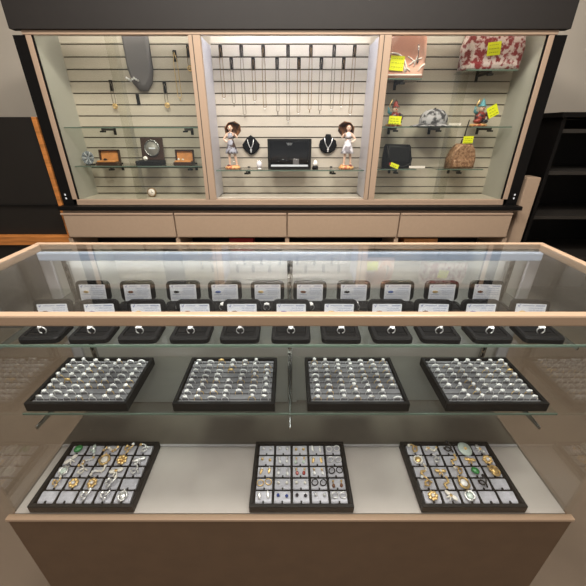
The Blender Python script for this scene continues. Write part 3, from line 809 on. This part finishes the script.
# crystal dish
p = at(86,163,WF+.09)
t = thing('crystal_dish', 'round grey crystal dish at the left end of the left shelf', 'dish', (p.x, WF+.13, floorz(ZL2)))
m = MB(); M = Matrix.Translation((0,0,.036)) @ Matrix.Rotation(PI/2-.2,4,'X')
m.lathe([(.006,0),(.028,.003),(.036,.009),(.034,.010),(.020,.006),(.004,.005)], mat('smoky_crystal',(130,138,145),.15,spec=1), n=24, M=M)
for k in range(12):
    a_ = 2*PI*k/12; m.tube([M @ Vector((.01*math.cos(a_),.01*math.sin(a_),.006)), M @ Vector((.033*math.cos(a_),.033*math.sin(a_),.011))], .0016, DMET if k%2 else SILV, 5)
m.build('dish', t)
MB().box(-.02,.02,-.012,.022,0,.004, BLACK).tube([(-.012,.0,.004),(-.012,.012,.03)],.002,BLACK,6).tube([(.012,.0,.004),(.012,.012,.03)],.002,BLACK,6).build('easel', t)
# round alarm clock on the bottom deck
p = at(150,190,WF+.10)
t = thing('desk_clock', 'small round gold clock on the floor of the left bay', 'clock', (p.x, WF+.12, ZB+.0228))
M = Matrix.Translation((0,0,.026)) @ Matrix.Rotation(PI/2-.1,4,'X')
MB().lathe([(.022,-.012),(.026,-.008),(.026,.004),(.0235,.008),(.021,.005)], mat('aged_brass',(170,140,100),.35,metal=.7), n=26, M=M).build('case', t)
m = MB().lathe([(.0205,.0052),(.0205,.0062)], CREAM, n=24, M=M).box(-.001,.001,0,.015,.0064,.0072, DMET, M).box(-.001,.011,-.001,.001,.0064,.0072, DMET, M); m.build('dial', t)
MB().box(-.012,.012,-.006,.010,0,.003, DWOOD).build('foot', t)

# ------------------------------------------------------------ right bay things
def price_tag(parent, x, y, z, w=.07, h=.055, rot=0, seed=1):
    rnd = random.Random(seed); m = MB(); M = Matrix.Translation((x,y,z)) @ Matrix.Rotation(rot,4,'Y')
    m.box(-w/2,w/2,-.0008,0,-h/2,h/2, YEL, M)
    for r in range(3):
        xx = -w/2+.008
        while xx < w/2-.012:
            ww = rnd.uniform(.004,.011); zz = h/2-.012-r*h*.28
            m.box(xx,xx+ww,-.0012,-.0009,zz-.001,zz+.001, TAGINK, M); xx += ww+.004
    return m.build('price_tag', parent)
def softbag(mb, out, depth, m, puff=.6):
    """outline XZ, puffed into a soft bag"""
    n = len(out); cx = sum(p[0] for p in out)/n; cz = sum(p[1] for p in out)/n; loops = []
    for k, (y, s) in enumerate(((-depth/2,.80),(-depth*.42,.93),(-depth*.25,.99),(0,1),(depth*.25,.99),(depth*.42,.93),(depth/2,.80))):
        loops.append([mb.bm.verts.new((cx+(x-cx)*s, y, cz+(z-cz)*s)) for x, z in out])
    fs = [mb.bm.faces.new(loops[0]), mb.bm.faces.new(loops[-1])]
    for A, B_ in zip(loops, loops[1:]):
        for k in range(n): fs.append(mb.bm.faces.new((A[k],A[(k+1)%n],B_[(k+1)%n],B_[k])))
    mb._fin(fs, m, True); bmesh.ops.recalc_face_normals(mb.bm, faces=fs)
    for f in fs[:2]: f.smooth = False
    return mb
# pink bag on a high slat shelf
D1 = WF+.08
a = at(383,78,D1); b = at(424,78,D1)
zb = a.z; w = b.x-a.x
xm = (a.x+b.x)/2
wshelf(a.x+.01, b.x-.01, zb-.0005, WF+.08, (xm,))
t = thing('handbag', 'pink handbag with cream print and yellow tag, high in right bay', 'handbag', (xm, WF+.125, zb))
out = [(-w/2,0),(w/2,0),(w/2+.004,.10),(w/2-.004,.17),(w/2-.03,.205),(-w/2+.035,.205),(-w/2+.008,.17),(-w/2,.08)]
softbag(MB(), out, .075, PINK).build('body', t)
m = MB()
m.box(-w/2+.012,w/2-.012,-.040,-.0378,.012,.018, CREAM)
arc = [(-.085+.075*math.cos(PI-k*PI/10)+.02, -.041, .03+.075*math.sin(k*PI/10)) for k in range(11)]
m.tube(arc, .004, CREAM, 6); m.tube([(x*.86-.005,y,.022+(z-.03)*.8) for x,y,z in arc], .003, CREAM, 6)
for (x0,z0,x1,z1) in ((.02,.055,.08,.085),(.045,.05,.06,.10),(.01,.09,.05,.06),(.07,.03,.1,.06),(-.0,.04,.03,.03)):
    m.tube([(x0,-.041,z0),((x0+x1)/2,-.0415,(z0+z1)/2+.006),(x1,-.041,z1)], .0028, CREAM, 6)
m.build('cream_print', t)
MB().tube([(-.05,-.02,.19),(-.045,-.02,.26),(-.02,-.02,.30),(.02,-.02,.30),(.045,-.02,.26),(.05,-.02,.19)], .006, PINK, 8).build('handle', t)
MB().tube([(.055,-.041,.14),(.058,-.044,.11),(.060,-.044,.075)], .0022, CHROME, 6).gem((.06,-.045,.068), .006, DMET).build('charm_strap', t)
price_tag(t, -.042, -.0445, .062, .07, .062, .05, 3)
# floral bag, higher to the right (mirrored in the glass top)
xf, zf = 1.02, CAMZ+.275
wshelf(xf-.13, xf+.13, zf-.0005, WF+.08, (xf,))
t = thing('handbag', 'red and white floral handbag with yellow tag, far right of right bay', 'handbag', (xf, WF+.125, zf))
softbag(MB(), [(-.15,0),(.15,0),(.155,.1),(.13,.19),(.08,.22),(-.08,.22),(-.13,.19),(-.155,.1)], .07, FLORAL).build('body', t)
MB().tube([(-.06,0,.21),(-.05,0,.26),(.05,0,.26),(.06,0,.21)], .006, REDS, 8).build('handle', t)
price_tag(t, -.01, -.0375, .085, .065, .055, -.1, 4)
# small clown figurines
def clown(px, pyb, label, cap, z, flip=1):
    p = at(px, pyb, D1)
    t = thing('figurine', label, 'figurine', (p.x, WF+.12, z+.0003))
    MB().lathe([(.034,0),(.040,.004),(.036,.010),(.01,.012)], PBASE, n=20, sy=.75).build('base', t)
    m = MB(); m.ball((0,0,.036),(.024,.018,.026), MULTI, 14, 10); m.ball((-flip*.016,-.012,.022),(.016,.018,.010), MULTI, 10, 8); m.ball((flip*.02,-.01,.020),(.015,.016,.009), DSTN, 10, 8)
    m.tube([(flip*.018,0,.052),(flip*.034,-.008,.044),(flip*.030,-.018,.030)], [.008,.006,.005], MULTI, 8)
    m.tube([(-flip*.018,0,.052),(-flip*.032,-.006,.060),(-flip*.034,-.010,.080)], [.008,.006,.004], TEAL, 8)
    m.build('body', t)
    h = MB(); h.ball((0,-.002,.072),(.014,.014,.016), SKIN, 14, 10); h.ball((0,-.016,.071),(.003,.003,.003), REDS, 8, 6)
    for e_ in (-.005,.005): h.ball((e_,-.0148,.076),(.0018,.0012,.0018), DSTN, 6, 5)
    ho = h.build('head', t)
    MB().lathe([(.019,.080),(.018,.083),(.012,.086),(.008,.100),(.001,.112)], cap, n=16).build('hat', ho)
    MB().tube([(-flip*.034,-.010,.068),(-flip*.030,-.012,.090),(-flip*.022,-.012,.110)], .0028, GOLD, 6).build('horn', t)
    return t
c1 = clown(396,121,'small dark red seated figurine with yellow tag, below the pink handbag', MULTI, ZR1)
price_tag(c1, -.005, -.033, .026, .058, .034, .05, 5); c1.scale = (1.15,)*3
c2 = clown(482,125,'small colourful figurine with tilted yellow tag, right of the camouflage cap', TEAL, ZR1, 1)
price_tag(c2, .035, -.030, .060, .045, .045, -.5, 6); c2.scale = (1.2,)*3
# cap
p = at(437,120,D1)
t = thing('baseball_cap', 'grey and white camouflage cap on small glass shelf in right bay', 'cap', (p.x, WF+.13, ZR1+.0004))
m = MB(); m.lathe([(.072,.004),(.076,.012),(.076,.035),(.068,.058),(.048,.076),(.024,.084),(.001,.086)], HATM, n=28, sy=.75); m.build('crown', t)
b_ = MB(); n = 12; L0 = []; L1 = []
top_ = []; bot = []
for k in range(n+1):
    a_ = math.radians(150+ 160*k/n); ci = (math.cos(a_)*.074, math.sin(a_)*.056); co = (math.cos(a_)*.122-.0, math.sin(a_)*.098)
    top_.append((ci, co))
vi = [b_.bm.verts.new((c[0][0],c[0][1],.014)) for c in top_]; vo = [b_.bm.verts.new((c[1][0],c[1][1],.003)) for c in top_]
vi2 = [b_.bm.verts.new((c[0][0],c[0][1],.011)) for c in top_]; vo2 = [b_.bm.verts.new((c[1][0],c[1][1],.0)) for c in top_]
fs = []
for k in range(n):
    fs += [b_.bm.faces.new((vi[k],vo[k],vo[k+1],vi[k+1])), b_.bm.faces.new((vi2[k],vi2[k+1],vo2[k+1],vo2[k])), b_.bm.faces.new((vo[k],vo2[k],vo2[k+1],vo[k+1])), b_.bm.faces.new((vi[k],vi[k+1],vi2[k+1],vi2[k]))]
fs += [b_.bm.faces.new((vi[0],vi2[0],vo2[0],vo[0])), b_.bm.faces.new((vi[n],vo[n],vo2[n],vi2[n]))]
b_._fin(fs, HATM, True); bmesh.ops.recalc_face_normals(b_.bm, faces=fs)
b_.build('brim', t)
MB().ball((0,0,.088),(.006,.006,.003), DMET).build('button', t)
m = MB().box(.06,.125,-.068,-.067,.004,.016, CREAM); m.build('paper_label', t)
# black handbag
a = at(383,171,D1); b = at(412,171,D1); w = b.x-a.x
t = thing('handbag', 'black handbag with yellow tag on low glass shelf in right bay', 'handbag', ((a.x+b.x)/2, WF+.125, ZR2+.0004))
softbag(MB(), [(-w/2+.004,0),(w/2-.002,0),(w/2,.04),(w/2-.016,.115),(w/2-.024,.125),(-w/2+.012,.128),(-w/2+.004,.115),(-w/2,.04)], .065, BVEL).build('body', t)
softbag(MB(), [(-w/2+.008,.035),(w/2-.012,.030),(w/2-.018,.118),(-w/2+.014,.126)], .070, BLACK).build('flap', t)
MB().tube([(-w/2+.01,-.034,.12),(-w/2+.025,-.042,.06),(-.02,-.046,.02),(.03,-.046,.012),(w/2-.012,-.040,.03),(w/2-.008,-.034,.06)], .0026, DMET, 6).build('strap', t)
tg = price_tag(t, -.022, -.048, .018, .05, .022, .35, 7)
MB().box(-.054,-.044,-.049,-.048,.022,.034, REDS).build('red_sticker', t)
MB().box(w/2-.02,w/2+.07,-.0455,-.0447,.004,.016, CREAM).build('paper_label', t)
# backpack
a = at(449,170,D1); b = at(475,170,D1); w = b.x-a.x
t = thing('backpack', 'small brown patterned backpack with yellow tag on low right shelf', 'backpack', ((a.x+b.x)/2, WF+.13, ZR2+.0004))
softbag(MB(), [(-w/2,0),(w/2,0),(w/2+.002,.05),(w/2-.012,.10),(w/2-.036,.13),(-w/2+.040,.13),(-w/2+.016,.10),(-w/2-.002,.05)], .08, BPACK).build('body', t)
softbag(MB(), [(-w/2+.014,.008),(w/2-.014,.008),(w/2-.014,.05),(-w/2+.014,.05)], .098, BPACK).build('front_pocket', t)
MB().tube([(-.015,0,.125),(-.012,0,.15),(.012,0,.15),(.015,0,.125)], .004, DWOOD, 8).build('handle', t)
MB().tube([(.012,.03,.12),(.02,.045,.19),(.03,.05,.25)], .0035, BLACK, 6).build('hanging_strap', t)
price_tag(t, 0.004, -.036, .150, .055, .036, -.03, 8)

# ------------------------------------------------------------ camera, lights, world
cam = bpy.data.cameras.new('camera'); co = bpy.data.objects.new('camera', cam); C.objects.link(co)
cam.sensor_width = 36; cam.lens = 36*F/586; cam.clip_start = .02; cam.shift_x = 3/586
co.location = (0,0,CAMZ); co.rotation_euler = (PI/2-TH,0,0)
bpy.context.scene.camera = co
def area(name, loc, size, power, col=(1,.95,.88), aim=None, sy=None):
    l = bpy.data.lights.new(name,'AREA'); l.energy = power; l.color = col; l.size = size
    if sy: l.shape = 'RECTANGLE'; l.size_y = sy
    o = bpy.data.objects.new(name, l); C.objects.link(o); o.location = loc
    if aim:
        o.rotation_euler = (Vector(aim)-Vector(loc)).to_track_quat('-Z','Y').to_euler()
    return o
area('ceiling_light_front', (-.5,.75,2.70), .5, 32, aim=(0,1.6,.9), sy=.3)
area('ceiling_light_front', (.6,.75,2.70), .5, 32, aim=(0,1.6,.9), sy=.3)
area('ceiling_light_counter', (0,.1,2.70), 1.0, 20, aim=(0,.55,.5), sy=.4)
area('ceiling_light_rear', (0,-1.6,2.70), 2.0, 24, aim=(0,-1.0,0), sy=1.0)
# strip lights tucked behind the header of the wall case
for x, wd, pw, cl in ((-.86,.66,1.0,(1,.95,.84)),(0,.8,2.9,(.90,.92,1)),(.86,.66,.9,(1,.93,.80))):
    area('case_strip_light', (x,WF+.05,ZTOP+.12), wd, pw, cl, aim=(x,WF+.17,ZTOP-.4), sy=.03)
# strips inside the showcase: under the back rail and under the front rail
area('showcase_strip_light', (0,DB-.031,ZT-.0355), 1.1, .42, (.92,.96,1), aim=(0,DB-.031,ZD), sy=.008)
area('showcase_strip_light', (0,DF+.022,ZT-.022), 1.1, .7, (1,.97,.93), aim=(0,DF+.14,ZD), sy=.008)
w = bpy.data.worlds.new('world'); bpy.context.scene.world = w; w.use_nodes = True
w.node_tree.nodes['Background'].inputs[0].default_value = (.95,.97,1,1)
w.node_tree.nodes['Background'].inputs[1].default_value = .35
vs = bpy.context.scene.view_settings
vs.view_transform = 'Standard'; vs.look = 'None'; vs.exposure = .3; vs.gamma = 1; vs.use_curve_mapping = False
